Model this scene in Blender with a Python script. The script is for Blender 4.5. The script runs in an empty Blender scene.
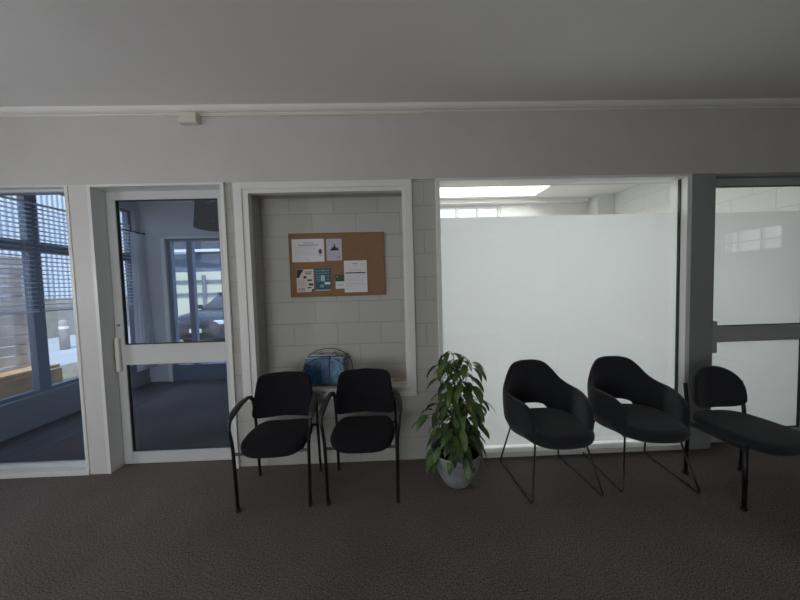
import bpy, bmesh, math, random
from mathutils import Vector, Matrix
random.seed(7)
PI = math.pi
scn = bpy.context.scene
COL = scn.collection

# ------------------------------------------------------------------ materials
def new_mat(name):
    m = bpy.data.materials.new(name); m.use_nodes = True
    nt = m.node_tree
    return m, nt, nt.nodes, nt.links, nt.nodes['Principled BSDF']

def pmat(name, col, rough=0.6, metal=0.0, spec=0.5, noise=None, bump=None, sheen=0.0):
    """principled paint; noise=(scale, amount) mottles the colour, bump=(scale, strength)"""
    m, nt, N, L, P = new_mat(name)
    P.inputs['Base Color'].default_value = (*col, 1)
    P.inputs['Roughness'].default_value = rough
    P.inputs['Metallic'].default_value = metal
    P.inputs['Specular IOR Level'].default_value = spec
    if sheen: P.inputs['Sheen Weight'].default_value = sheen
    tc = N.new('ShaderNodeTexCoord')
    if noise:
        n = N.new('ShaderNodeTexNoise'); n.inputs['Scale'].default_value = noise[0]; n.inputs['Detail'].default_value = 4
        L.new(tc.outputs['Object'], n.inputs['Vector'])
        r = N.new('ShaderNodeValToRGB')
        a = noise[1]
        r.color_ramp.elements[0].position = .3; r.color_ramp.elements[1].position = .7
        r.color_ramp.elements[0].color = (*[max(0, c*(1-a)) for c in col], 1)
        r.color_ramp.elements[1].color = (*[min(1, c*(1+a)) for c in col], 1)
        L.new(n.outputs['Fac'], r.inputs['Fac']); L.new(r.outputs['Color'], P.inputs['Base Color'])
    if bump:
        n = N.new('ShaderNodeTexNoise'); n.inputs['Scale'].default_value = bump[0]; n.inputs['Detail'].default_value = 3
        L.new(tc.outputs['Object'], n.inputs['Vector'])
        b = N.new('ShaderNodeBump'); b.inputs['Strength'].default_value = bump[1]; b.inputs['Distance'].default_value = .003
        L.new(n.outputs['Fac'], b.inputs['Height']); L.new(b.outputs['Normal'], P.inputs['Normal'])
    return m

def block_mat(name, col, axis='X', off=(0, 0)):
    m, nt, N, L, P = new_mat(name)
    tc = N.new('ShaderNodeTexCoord'); s = N.new('ShaderNodeSeparateXYZ'); c = N.new('ShaderNodeCombineXYZ')
    L.new(tc.outputs['Object'], s.inputs[0])
    ax = N.new('ShaderNodeMath'); ax.operation = 'ADD'; ax.inputs[1].default_value = off[0]
    az = N.new('ShaderNodeMath'); az.operation = 'ADD'; az.inputs[1].default_value = off[1]
    L.new(s.outputs[axis], ax.inputs[0]); L.new(s.outputs['Z'], az.inputs[0])
    L.new(ax.outputs[0], c.inputs['X']); L.new(az.outputs[0], c.inputs['Y'])
    b = N.new('ShaderNodeTexBrick')
    b.inputs['Scale'].default_value = 1; b.inputs['Brick Width'].default_value = .4; b.inputs['Row Height'].default_value = .2
    b.inputs['Mortar Size'].default_value = .003; b.inputs['Mortar Smooth'].default_value = .4
    b.inputs['Color1'].default_value = (*col, 1); b.inputs['Color2'].default_value = (*[x*.965 for x in col], 1)
    b.inputs['Mortar'].default_value = (*[x*.72 for x in col], 1)
    L.new(c.outputs[0], b.inputs['Vector']); L.new(b.outputs['Color'], P.inputs['Base Color'])
    P.inputs['Roughness'].default_value = .55
    n = N.new('ShaderNodeTexNoise'); n.inputs['Scale'].default_value = 90; n.inputs['Detail'].default_value = 4
    L.new(tc.outputs['Object'], n.inputs['Vector'])
    b1 = N.new('ShaderNodeBump'); b1.inputs['Strength'].default_value = .25; b1.inputs['Distance'].default_value = .002
    L.new(n.outputs['Fac'], b1.inputs['Height'])
    b2 = N.new('ShaderNodeBump'); b2.invert = True; b2.inputs['Strength'].default_value = .6; b2.inputs['Distance'].default_value = .004
    L.new(b.outputs['Fac'], b2.inputs['Height']); L.new(b1.outputs['Normal'], b2.inputs['Normal'])
    L.new(b2.outputs['Normal'], P.inputs['Normal'])
    return m

def carpet_mat():
    m, nt, N, L, P = new_mat('carpet')
    tc = N.new('ShaderNodeTexCoord')
    n = N.new('ShaderNodeTexNoise'); n.inputs['Scale'].default_value = 130; n.inputs['Detail'].default_value = 5; n.inputs['Roughness'].default_value = .75
    L.new(tc.outputs['Object'], n.inputs['Vector'])
    r = N.new('ShaderNodeValToRGB')
    r.color_ramp.elements[0].position = .36; r.color_ramp.elements[0].color = (.040, .033, .030, 1)
    r.color_ramp.elements[1].position = .66; r.color_ramp.elements[1].color = (.47, .405, .375, 1)
    L.new(n.outputs['Fac'], r.inputs['Fac'])
    n2 = N.new('ShaderNodeTexNoise'); n2.inputs['Scale'].default_value = 1.3; n2.inputs['Detail'].default_value = 3
    L.new(tc.outputs['Object'], n2.inputs['Vector'])
    mx = N.new('ShaderNodeMix'); mx.data_type = 'RGBA'; mx.blend_type = 'MULTIPLY'; mx.inputs[0].default_value = .5
    L.new(r.outputs['Color'], mx.inputs[6]); L.new(n2.outputs['Fac'], mx.inputs[7])
    L.new(mx.outputs[2], P.inputs['Base Color'])
    P.inputs['Roughness'].default_value = .95; P.inputs['Specular IOR Level'].default_value = .1
    b = N.new('ShaderNodeBump'); b.inputs['Strength'].default_value = .8; b.inputs['Distance'].default_value = .006
    L.new(n.outputs['Fac'], b.inputs['Height']); L.new(b.outputs['Normal'], P.inputs['Normal'])
    return m

def plank_mat(name, c1, c2, w, l, swap=False, gap=(.02, .02, .02), rough=.6, mort=.004):
    m, nt, N, L, P = new_mat(name)
    tc = N.new('ShaderNodeTexCoord'); mp = N.new('ShaderNodeMapping')
    if swap: mp.inputs['Rotation'].default_value = (0, 0, PI/2)
    L.new(tc.outputs['Object'], mp.inputs[0])
    b = N.new('ShaderNodeTexBrick'); b.inputs['Scale'].default_value = 1
    b.inputs['Brick Width'].default_value = l; b.inputs['Row Height'].default_value = w; b.inputs['Mortar Size'].default_value = mort
    b.inputs['Color1'].default_value = (*c1, 1); b.inputs['Color2'].default_value = (*c2, 1); b.inputs['Mortar'].default_value = (*gap, 1)
    L.new(mp.outputs[0], b.inputs['Vector']); L.new(b.outputs['Color'], P.inputs['Base Color'])
    P.inputs['Roughness'].default_value = rough
    return m

def glass_mat(name, tint=(1, 1, 1), ior=1.5, refl=1.0):
    m = bpy.data.materials.new(name); m.use_nodes = True
    nt = m.node_tree; N = nt.nodes; L = nt.links; N.clear()
    o = N.new('ShaderNodeOutputMaterial'); t = N.new('ShaderNodeBsdfTransparent'); g = N.new('ShaderNodeBsdfGlossy')
    t.inputs[0].default_value = (*tint, 1); g.inputs['Roughness'].default_value = .01; g.inputs[0].default_value = (refl, refl, refl, 1)
    lw = N.new('ShaderNodeLayerWeight'); lw.inputs['Blend'].default_value = .5      # facing = 1 - cos
    pw = N.new('ShaderNodeMath'); pw.operation = 'POWER'; pw.inputs[1].default_value = 5
    f = N.new('ShaderNodeMath'); f.operation = 'MULTIPLY_ADD'; f.inputs[1].default_value = .96; f.inputs[2].default_value = .04   # Schlick
    L.new(lw.outputs['Facing'], pw.inputs[0]); L.new(pw.outputs[0], f.inputs[0])
    mx = N.new('ShaderNodeMixShader')
    L.new(f.outputs[0], mx.inputs[0]); L.new(t.outputs[0], mx.inputs[1]); L.new(g.outputs[0], mx.inputs[2]); L.new(mx.outputs[0], o.inputs[0])
    return m

def film_mat():
    m = bpy.data.materials.new('frosted_film'); m.use_nodes = True
    nt = m.node_tree; N = nt.nodes; L = nt.links; N.clear()
    o = N.new('ShaderNodeOutputMaterial'); t = N.new('ShaderNodeBsdfTranslucent'); d = N.new('ShaderNodeBsdfDiffuse'); g = N.new('ShaderNodeBsdfTransparent')
    t.inputs[0].default_value = (.80, .815, .825, 1); d.inputs[0].default_value = (.75, .78, .78, 1)
    m1 = N.new('ShaderNodeMixShader'); m1.inputs[0].default_value = .12
    L.new(t.outputs[0], m1.inputs[1]); L.new(d.outputs[0], m1.inputs[2])
    L.new(m1.outputs[0], o.inputs[0])
    return m

def sheer_mat():
    m = bpy.data.materials.new('sheer_voile'); m.use_nodes = True
    nt = m.node_tree; N = nt.nodes; L = nt.links; N.clear()
    o = N.new('ShaderNodeOutputMaterial'); t = N.new('ShaderNodeBsdfTranslucent'); d = N.new('ShaderNodeBsdfDiffuse'); g = N.new('ShaderNodeBsdfTransparent')
    t.inputs[0].default_value = (.9, .92, .95, 1); d.inputs[0].default_value = (.85, .87, .9, 1)
    m1 = N.new('ShaderNodeMixShader'); m1.inputs[0].default_value = .4; m2 = N.new('ShaderNodeMixShader'); m2.inputs[0].default_value = .3
    L.new(t.outputs[0], m1.inputs[1]); L.new(d.outputs[0], m1.inputs[2]); L.new(m1.outputs[0], m2.inputs[1]); L.new(g.outputs[0], m2.inputs[2]); L.new(m2.outputs[0], o.inputs[0])
    return m

def slat_mat():
    m = bpy.data.materials.new('blind_slats'); m.use_nodes = True
    nt = m.node_tree; N = nt.nodes; L = nt.links; N.clear()
    o = N.new('ShaderNodeOutputMaterial'); t = N.new('ShaderNodeBsdfTranslucent'); d = N.new('ShaderNodeBsdfDiffuse')
    t.inputs[0].default_value = (.85, .87, .9, 1); d.inputs[0].default_value = (.85, .87, .9, 1)
    m1 = N.new('ShaderNodeMixShader'); m1.inputs[0].default_value = .7
    L.new(d.outputs[0], m1.inputs[1]); L.new(t.outputs[0], m1.inputs[2]); L.new(m1.outputs[0], o.inputs[0])
    return m

def leaf_mat():
    m, nt, N, L, P = new_mat('leaf_green')
    tc = N.new('ShaderNodeTexCoord')
    n = N.new('ShaderNodeTexNoise'); n.inputs['Scale'].default_value = 9; n.inputs['Detail'].default_value = 2
    L.new(tc.outputs['Object'], n.inputs['Vector'])
    r = N.new('ShaderNodeValToRGB')
    r.color_ramp.elements[0].position = .36; r.color_ramp.elements[0].color = (.042, .082, .034, 1)
    r.color_ramp.elements[1].position = .70; r.color_ramp.elements[1].color = (.17, .29, .07, 1)
    L.new(n.outputs['Fac'], r.inputs['Fac']); L.new(r.outputs['Color'], P.inputs['Base Color'])
    P.inputs['Roughness'].default_value = .38
    P.inputs['Transmission Weight'].default_value = 0
    tr = N.new('ShaderNodeBsdfTranslucent'); L.new(r.outputs['Color'], tr.inputs[0])
    mx = N.new('ShaderNodeMixShader'); mx.inputs[0].default_value = .3
    out = [x for x in N if x.type == 'OUTPUT_MATERIAL'][0]
    L.new(P.outputs[0], mx.inputs[1]); L.new(tr.outputs[0], mx.inputs[2]); L.new(mx.outputs[0], out.inputs[0])
    return m

M = dict(
    wall=pmat('painted_plaster', (.60, .585, .56), .6, noise=(2.5, .03), bump=(60, .15)),
    ceil=pmat('ceiling_paint', (.86, .84, .82), .75, noise=(1.5, .02), bump=(140, .12)),
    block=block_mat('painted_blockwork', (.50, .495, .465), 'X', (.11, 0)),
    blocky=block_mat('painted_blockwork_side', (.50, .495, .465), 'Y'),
    blockw=block_mat('white_blockwork_side', (.86, .87, .86), 'Y', (0, 0)),
    blockwx=block_mat('white_blockwork', (.86, .87, .86), 'X', (0, 0)),
    palefloor=pmat('pale_bounce_floor', (.62, .61, .58), .5, noise=(3, .05)),
    white=pmat('white_gloss_trim', (.80, .80, .78), .35),
    post=pmat('post_paint', (.70, .68, .665), .5, bump=(50, .1)),
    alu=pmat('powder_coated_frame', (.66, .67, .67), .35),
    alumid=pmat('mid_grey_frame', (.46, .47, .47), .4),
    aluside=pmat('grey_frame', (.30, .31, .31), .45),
    dark=pmat('dark_gasket', (.02, .02, .022), .5),
    carpet=carpet_mat(),
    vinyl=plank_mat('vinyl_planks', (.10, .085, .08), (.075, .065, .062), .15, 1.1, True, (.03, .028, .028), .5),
    glass=glass_mat('clear_glass', (.90, .94, .99)),
    extglass=glass_mat('window_glass', (.975, .98, .97)),
    film=film_mat(), sheer=sheer_mat(), leaf=leaf_mat(),
    back=pmat('back_room_paint', (.60, .61, .64), .7, noise=(2, .03)),
    brightwall=pmat('bright_room_paint', (.86, .87, .86), .7),
    kerb=pmat('kerb_shaded_grey', (.30, .31, .33), .7),  # darker than the wall above: shade under the glazing put into the colour
    dframe=pmat('hazed_window_frame', (.16, .20, .27), .45),  # bluish lift carries the haze and reflections over the dark frames
    fabric=pmat('black_chair_fabric', (.011, .011, .015), .9, spec=.2, noise=(60, .25), bump=(400, .3), sheen=.05),
    fabric2=pmat('charcoal_wool_fabric', (.022, .0235, .028), .95, spec=.2, noise=(160, .35), bump=(600, .4), sheen=.2),
    tube=pmat('black_tube', (.010, .010, .012), .35),
    plastic=pmat('black_plastic', (.030, .030, .033), .4),
    rod=pmat('dark_chromed_rod', (.05, .05, .05), .28, metal=.8),
    pot=pmat('grey_washed_pot', (.30, .325, .35), .55, noise=(14, .22)),
    soil=pmat('soil', (.035, .025, .018), .95, bump=(90, 1)),
    stem=pmat('plant_stem', (.16, .14, .07), .7),
    cork=pmat('cork', (.28, .16, .088), .85, noise=(90, .16), bump=(200, .4)),
    corkedge=pmat('cork_board_edge', (.26, .15, .08), .8),
    paper=pmat('white_paper', (.80, .80, .82), .7),
    lilac=pmat('lilac_paper', (.56, .54, .68), .7),
    ink=pmat('black_ink', (.03, .03, .035), .7),
    greyink=pmat('grey_ink', (.36, .36, .40), .7),
    redink=pmat('dark_red_ink', (.22, .05, .06), .7),
    cream=pmat('cream_paper', (.74, .68, .62), .7),
    pink=pmat('pale_pink_print', (.60, .42, .38), .7),
    navy=pmat('navy_print', (.035, .09, .15), .6),
    teal=pmat('teal_print', (.18, .38, .40), .6),
    ltblue=pmat('pale_blue_print', (.45, .62, .68), .6),
    foliage=pmat('dark_green_photo_print', (.04, .08, .05), .6, noise=(60, .6)),
    iron=pmat('black_wire', (.02, .018, .016), .45),
    bluecover=pmat('blue_magazine_cover', (.035, .11, .24), .35, noise=(14, .5)),
    bluecover2=pmat('pale_blue_magazine_cover', (.12, .28, .46), .35, noise=(22, .5)),
    pages=pmat('page_edges', (.82, .84, .86), .7),
    tan=pmat('tan_leaflet', (.62, .42, .26), .6, noise=(30, .3)),
    boxp=pmat('cream_plastic', (.74, .73, .62), .4),
    handle=pmat('satin_plate', (.90, .88, .82), .3),
    keyhole=pmat('steel_lock', (.35, .35, .35), .3, metal=.9),
    shade=pmat('woven_shade', (.10, .10, .11), .8),
    blind=slat_mat(),
    concrete=pmat('pale_concrete_paving', (.46, .49, .53), .85, noise=(1.2, .12)),
    gravel=pmat('gravel', (.25, .23, .17), .95, noise=(28, .45), bump=(60, 1)),
    timber=pmat('weathered_timber', (.42, .38, .35), .8, noise=(4, .22)),
    timber2=pmat('tan_timber', (.55, .38, .22), .8, noise=(4, .2)),
    clad=pmat('blue_grey_cladding', (.42, .50, .62), .5),
    cladrib=pmat('cladding_rib', (.75, .80, .84), .5),
    brick=pmat('tan_base_wall', (.36, .33, .29), .85, noise=(6, .15)),
    yard=pmat('cream_sheet_fence', (.62, .61, .45), .8),
    rail=pmat('grey_rail', (.16, .19, .24), .6),
    shed=pmat('blue_grey_wall', (.13, .16, .22), .7),
    roof=pmat('dark_roof', (.05, .06, .08), .6),
    carpaint=pmat('dark_car_paint', (.035, .045, .06), .2, metal=.3),
    carglass=pmat('car_glass', (.03, .04, .05), .05),
    rubber=pmat('tyre_rubber', (.015, .015, .015), .8),
    rim=pmat('alloy_rim', (.35, .36, .38), .3, metal=.9),
    lampglass=pmat('headlamp_lens', (.75, .8, .85), .1),
    plate=pmat('number_plate', (.85, .85, .82), .5),
)

# ------------------------------------------------------------------ helpers
def props(o, label=None, cat=None, group=None, kind=None):
    if label: o['label'] = label
    if cat: o['category'] = cat
    if group: o['group'] = group
    if kind: o['kind'] = kind
    return o

def obj(name, bm, mat, parent=None, smooth=False):
    me = bpy.data.meshes.new(name)
    bmesh.ops.recalc_face_normals(bm, faces=bm.faces)
    bm.to_mesh(me); bm.free()
    mats = mat if isinstance(mat, (list, tuple)) else [mat]
    for x in mats: me.materials.append(x)
    if smooth:
        for p in me.polygons: p.use_smooth = True
    o = bpy.data.objects.new(name, me); COL.objects.link(o)
    if parent: o.parent = parent
    return o

def thing(name, label, cat, loc=(0, 0, 0), rz=0, group=None):
    o = bpy.data.objects.new(name, None); COL.objects.link(o)
    o.empty_display_size = .1
    o.location = loc; o.rotation_euler = (0, 0, rz)
    return props(o, label, cat, group)

def box(bm, a, b, bev=0, mi=0):
    a = Vector(a); b = Vector(b)
    r = bmesh.ops.create_cube(bm, size=1)
    vs = r['verts']
    c = (a+b)/2; s = b-a
    for v in vs: v.co = Vector((c.x+v.co.x*s.x, c.y+v.co.y*s.y, c.z+v.co.z*s.z))
    fs = set(f for v in vs for f in v.link_faces)
    for f in fs: f.material_index = mi
    if bev:
        es = list(set(e for v in vs for e in v.link_edges))
        bmesh.ops.bevel(bm, geom=es, offset=bev, segments=2, affect='EDGES', profile=.5)
    return vs

def boxes(*bs, bev=0):
    bm = bmesh.new()
    for a, b in bs: box(bm, a, b, bev)
    return bm

def struct(name, bm, mat, parent=None, **k):
    o = obj(name, bm, mat, parent, **k)
    if not parent: o['kind'] = 'structure'
    return o

def tube(bm, pts, r, seg=10, rad=None, closed=False, flat=None):
    """sweep a circle (or an ellipse, flat=(a,b)) along points; r may be a list"""
    pts = [Vector(p) for p in pts]; n = len(pts); rings = []
    up = None
    for i, p in enumerate(pts):
        if closed: t = (pts[(i+1) % n]-pts[i-1])
        else: t = pts[min(i+1, n-1)]-pts[max(i-1, 0)]
        t.normalize()
        if up is None:
            up = Vector((0, 0, 1)) if abs(t.z) < .9 else Vector((0, 1, 0))
            up = (up-t*up.dot(t)).normalized()
        else:
            up = (up-t*up.dot(t)).normalized()
        s = t.cross(up)
        rr = r[i] if isinstance(r, (list, tuple)) else r
        if flat and flat[i]: a, b = flat[i]
        else: a = b = rr
        rings.append([bm.verts.new(p+s*math.cos(2*PI*k/seg)*a+up*math.sin(2*PI*k/seg)*b) for k in range(seg)])
    m = n if closed else n-1
    for i in range(m):
        A, B = rings[i], rings[(i+1) % n]
        for k in range(seg):
            bm.faces.new((A[k], A[(k+1) % seg], B[(k+1) % seg], B[k]))
    if not closed:
        bm.faces.new(rings[0]); bm.faces.new(rings[-1][::-1])
    return bm

def bend(pts, r=.05, n=6):
    """round the corners of a polyline"""
    pts = [Vector(p) for p in pts]; out = [pts[0]]
    for i in range(1, len(pts)-1):
        p, a, b = pts[i], pts[i-1], pts[i+1]
        d1 = (a-p); d2 = (b-p)
        k = min(r, d1.length*.48, d2.length*.48)
        s, e = p+d1.normalized()*k, p+d2.normalized()*k
        for j in range(n+1):
            t = j/n
            out.append(s*(1-t)**2+p*2*t*(1-t)+e*t*t)
    out.append(pts[-1])
    return out

def lathe(bm, prof, seg=40, cx=0, cy=0, cap=True):
    rings = []
    for r, z in prof:
        rings.append([bm.verts.new((cx+r*math.cos(2*PI*k/seg), cy+r*math.sin(2*PI*k/seg), z)) for k in range(seg)])
    for A, B in zip(rings, rings[1:]):
        for k in range(seg): bm.faces.new((A[k], A[(k+1) % seg], B[(k+1) % seg], B[k]))
    if cap:
        bm.faces.new(rings[0][::-1]); bm.faces.new(rings[-1])
    return bm

def cushion(bm, outline, z_fn, t, crown=.0, n=7, edge=.5):
    """rounded slab: outline(u) -> (x,y) closed curve; stacked shrinking rings make a soft edge"""
    U = 48; rings = []
    cx = sum(outline(k/U)[0] for k in range(U))/U; cy = sum(outline(k/U)[1] for k in range(U))/U
    prof = []
    for i in range(n+1):
        a = -PI/2+PI*i/n
        prof.append((1-edge*t*(1-math.cos(a)), t/2*math.sin(a)))
    prof2 = []
    for i in range(n+1):
        a = -PI/2+PI*i/n
        prof2.append((math.cos(a), math.sin(a)))
    for c, s in prof2:
        ring = []
        for k in range(U):
            x, y = outline(k/U); d = Vector((x-cx, y-cy)); L = d.length
            f = (L-(1-c)*t*edge)/L
            X, Y = cx+d.x*f, cy+d.y*f
            ring.append(bm.verts.new((X, Y, z_fn(X, Y)+s*t/2)))
        rings.append(ring)
    for A, B in zip(rings, rings[1:]):
        for k in range(U): bm.faces.new((A[k], A[(k+1) % U], B[(k+1) % U], B[k]))
    for ring, sg in ((rings[0], -1), (rings[-1], 1)):   # inner discs with a slight crown
        prev = ring
        for q in (.8, .55, .3, .1):
            nr = []
            for v in ring:
                X, Y = cx+(v.co.x-cx)*q, cy+(v.co.y-cy)*q
                nr.append(bm.verts.new((X, Y, z_fn(X, Y)+sg*t/2+(crown*(1-q*q) if sg > 0 else 0))))
            for k in range(U): bm.faces.new((prev[k], prev[(k+1) % U], nr[(k+1) % U], nr[k]))
            prev = nr
        bm.faces.new(prev)
    return bm

def superell(a, b, p, cx=0, cy=0):
    def f(u):
        t = 2*PI*u; c, s = math.cos(t), math.sin(t)
        return cx+a*math.copysign(abs(c)**(2/p), c), cy+b*math.copysign(abs(s)**(2/p), s)
    return f

def copy_tree(o, parent=None):
    c = o.copy(); COL.objects.link(c)
    if parent: c.parent = parent
    for ch in list(o.children): copy_tree(ch, c)
    return c

# ------------------------------------------------------------------ dimensions (metres)
CZ = 3.010           # ceiling
HD = 2.415           # head of the openings
XL, XR = -4.16, 6.0  # outer walls
T = .22              # blockwork thickness
YB = 2.60            # far wall of the rooms behind

# ------------------------------------------------------------------ the room
struct('floor', boxes(((XL-.25, -6.2, -.12), (XR+.2, 3.05, 0))), M['carpet'])
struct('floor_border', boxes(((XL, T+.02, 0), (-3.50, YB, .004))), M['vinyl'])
# ceiling slabs, with a roof light left open over the bright room
SKX, SKY = (.30, 2.50), (1.10, 2.60)
struct('ceiling', boxes(((XL-.25, -6.2, CZ), (XR+.2, T, CZ+.2)),
                        ((XL-.25, T, CZ), (SKX[0], 3.05, CZ+.2)),
                        ((SKX[1], T, CZ), (XR+.2, 3.05, CZ+.2)),
                        ((SKX[0], T, CZ), (SKX[1], SKY[0], CZ+.2)),
                        ((SKX[0], SKY[1], CZ), (SKX[1], 3.05, CZ+.2))), M['ceil'])
# front partition
struct('wall_front_upper', boxes(((XL, -.012, HD), (XR, T, CZ))), M['wall'])
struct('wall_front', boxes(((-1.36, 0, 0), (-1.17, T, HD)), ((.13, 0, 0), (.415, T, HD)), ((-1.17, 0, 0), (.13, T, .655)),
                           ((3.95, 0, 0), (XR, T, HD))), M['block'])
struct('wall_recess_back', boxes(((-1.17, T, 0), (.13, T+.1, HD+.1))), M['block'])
# left glazing post and its door jamb
struct('trim_1', boxes(((-2.60, -.018, 0), (-2.452, .16, HD))), M['post'])
struct('trim_2', boxes(((-2.452, -.022, 0), (-2.425, .16, HD)), ((-1.385, -.022, 0), (-1.357, .16, HD)), ((-2.425, -.022, 2.397), (-1.385, .16, HD))), M['white'])
# right column beside the frosted pane
struct('trim_3', boxes(((2.592, -.03, 0), (2.80, .16, HD)), bev=.004), M['aluside'])
# side and back walls
struct('wall_right', boxes(((XR, -6.2, 0), (XR+.2, -2.6, CZ)), ((XR, -1.75, 0), (XR+.2, 3.05, CZ)), ((XR, -2.6, 0), (XR+.2, -1.75, 1.93)), ((XR, -2.6, 2.33), (XR+.2, -1.75, CZ))), M['wall'])
BX0, BX1 = -4.0, -.9      # wide glazed front behind the camera
struct('wall_back', boxes(((XL-.2, -6.2, 0), (BX0, -6.0, CZ)), ((BX1, -6.2, 0), (XR, -6.0, CZ)), ((BX0, -6.2, 0), (BX1, -6.0, .10)), ((BX0, -6.2, 2.6), (BX1, -6.0, CZ))), M['wall'])
wb = bpy.data.objects.new('window_5', None); COL.objects.link(wb); wb['kind'] = 'structure'
fr = [((BX0, -6.12, .10), (BX1, -6.04, .16)), ((BX0, -6.12, 2.54), (BX1, -6.04, 2.6))]
for i in range(6):
    x = BX0+(BX1-BX0-.06)*i/5; fr.append(((x, -6.12, .16), (x+.06, -6.04, 2.54)))
obj('window_frame', boxes(*fr), M['dframe'], wb)
obj('window_pane', boxes(((BX0, -6.083, .16), (BX1, -6.079, 2.54))), M['extglass'], wb)
# left outer wall: low kerb wall, head, and solid stretches between the glazed bays
GH = 2.86
struct('wall_left', boxes(((XL-.2, -6.0, GH), (XL, 3.05, CZ)),
                          ((XL-.2, -6.0, .37), (XL, -1.92, GH)), ((XL-.2, 2.50, .37), (XL, 3.05, GH)), ((XL-.2, YB, 0), (XL, 3.05, .37)),
                          ((XL-.2, -1.44, .37), (XL, .10, GH))), M['back'])
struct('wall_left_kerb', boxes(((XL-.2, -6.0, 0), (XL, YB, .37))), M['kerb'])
# room behind on the left: far wall with an opening, and the divider to the bright room
OX0, OX1 = -3.77, -1.75
struct('wall_far_left', boxes(((XL, YB, 0), (OX0, YB+.2, CZ)), ((OX1, YB, 0), (-1.27, YB+.2, CZ)), ((OX0, YB, HD), (OX1, YB+.2, CZ))), M['back'])
struct('wall_divider', boxes(((-1.30, T+.1, 0), (-1.17, YB, CZ))), M['back'])
# bright room
struct('wall_far_right', boxes(((-1.27, YB+.25, 0), (.40, YB+.45, CZ)), ((2.0, YB+.25, 0), (XR, YB+.45, CZ)), ((.40, YB+.25, 0), (2.0, YB+.45, 2.2)), ((.40, YB+.25, 2.93), (2.0, YB+.45, CZ))), M['brightwall'])
struct('wall_side_right', boxes(((3.90, T, 0), (4.1, YB+.25, CZ))), M['blockw'])
struct('wall_pier', boxes(((3.60, YB-.0, 0), (3.90, YB+.25, CZ))), M['brightwall'])
struct('wall_divider_right', boxes(((-1.17, T+.1, 0), (-1.12, YB+.25, CZ))), M['brightwall'])
struct('trim_4', boxes(((-1.12, YB+.13, CZ-.07), (3.52, YB+.25, CZ))), M['ceil'])
# roof light
wl = thing('window_4', None, None, (0, 0, 0)); wl['kind'] = 'structure'
bm = bmesh.new()
for a, b in (((SKX[0]-.06, SKY[0]-.06, CZ+.2), (SKX[0], SKY[1]+.06, CZ+.42)), ((SKX[1], SKY[0]-.06, CZ+.2), (SKX[1]+.06, SKY[1]+.06, CZ+.42)),
             ((SKX[0], SKY[0]-.06, CZ+.2), (SKX[1], SKY[0], CZ+.42)), ((SKX[0], SKY[1], CZ+.2), (SKX[1], SKY[1]+.06, CZ+.42)),
             ((SKX[0]+.72, SKY[0], CZ+.36), (SKX[0]+.76, SKY[1], CZ+.42)), ((SKX[0]+1.45, SKY[0], CZ+.36), (SKX[0]+1.49, SKY[1], CZ+.42))): box(bm, a, b)
obj('window_frame', bm, M['white'], wl)
obj('window_pane', boxes(((SKX[0], SKY[0], CZ+.385), (SKX[1], SKY[1], CZ+.39))), M['extglass'], wl)
# high far window of the bright room
wf = thing('window_6', None, None); wf['kind'] = 'structure'
fr = [((.40, YB+.28, 2.2), (2.0, YB+.36, 2.24)), ((.40, YB+.28, 2.89), (2.0, YB+.36, 2.93))]
for x in (.40, .80, 1.20, 1.58, 1.96): fr.append(((x, YB+.28, 2.24), (x+.04, YB+.36, 2.89)))
obj('window_frame', boxes(*fr), M['white'], wf)
obj('window_pane', boxes(((.42, YB+.31, 2.22), (1.98, YB+.316, 2.91))), M['extglass'], wf)
struct('bounce_floor_right', boxes(((-1.12, T+.02, 0), (3.90, YB+.25, .004))), M['palefloor'])  # unseen pale layer added over the carpet to bounce light up
# small high window in the right wall
wr = thing('window_7', None, None); wr['kind'] = 'structure'
obj('window_frame', boxes(((XR+.02, -2.6, 1.93), (XR+.08, -1.75, 1.96)), ((XR+.02, -2.6, 2.30), (XR+.08, -1.75, 2.33)), ((XR+.02, -2.6, 1.96), (XR+.08, -2.57, 2.30)),
                          ((XR+.02, -1.78, 1.96), (XR+.08, -1.75, 2.30)), ((XR+.02, -2.38, 1.96), (XR+.08, -2.35, 2.30)), ((XR+.02, -2.05, 1.96), (XR+.08, -2.02, 2.30)), ((XR+.02, -2.57, 2.11), (XR+.08, -1.78, 2.13))), M['alu'], wr)
obj('window_pane', boxes(((XR+.045, -2.57, 1.96), (XR+.05, -1.78, 2.30))), M['extglass'], wr)

# cornice: a small cove run along the front wall and the side walls
def cove(x0, x1):
    bm = bmesh.new()
    prof = [(0, CZ), (-.050, CZ), (-.050, CZ-.006)]
    for i in range(7):
        a = i/6*PI/2
        prof.append((-.050+.042*(1-math.cos(a)), CZ-.006-.036*math.sin(a)))
    prof += [(-.008, CZ-.050), (0, CZ-.050)]
    L = [bm.verts.new((x0, y, z)) for y, z in prof]; R = [bm.verts.new((x1, y, z)) for y, z in prof]
    n = len(prof)
    for i in range(n): bm.faces.new((L[i], L[(i+1) % n], R[(i+1) % n], R[i]))
    bm.faces.new(L); bm.faces.new(R[::-1])
    return bm
co = struct('trim_5', cove(XL, XR), M['ceil']); co.location.y = -.012

# ------------------------------------------------------------------ left fixed window in the partition
w1 = thing('window_1', None, None); w1['kind'] = 'structure'
obj('window_frame', boxes(((XL, -.03, 0), (-2.60, .12, .045)), ((XL, -.02, 2.405), (-2.60, .12, HD)), ((-2.628, -.025, .045), (-2.60, .12, 2.405)), bev=.003), M['white'], w1)
obj('glazing_bead', boxes(((XL, .045, .045), (-2.628, .075, .078)), ((XL, .045, 2.385), (-2.628, .075, 2.405))), M['alu'], w1)
obj('window_pane', boxes(((XL, .055, .078), (-2.628, .061, 2.385))), M['glass'], w1)

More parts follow.
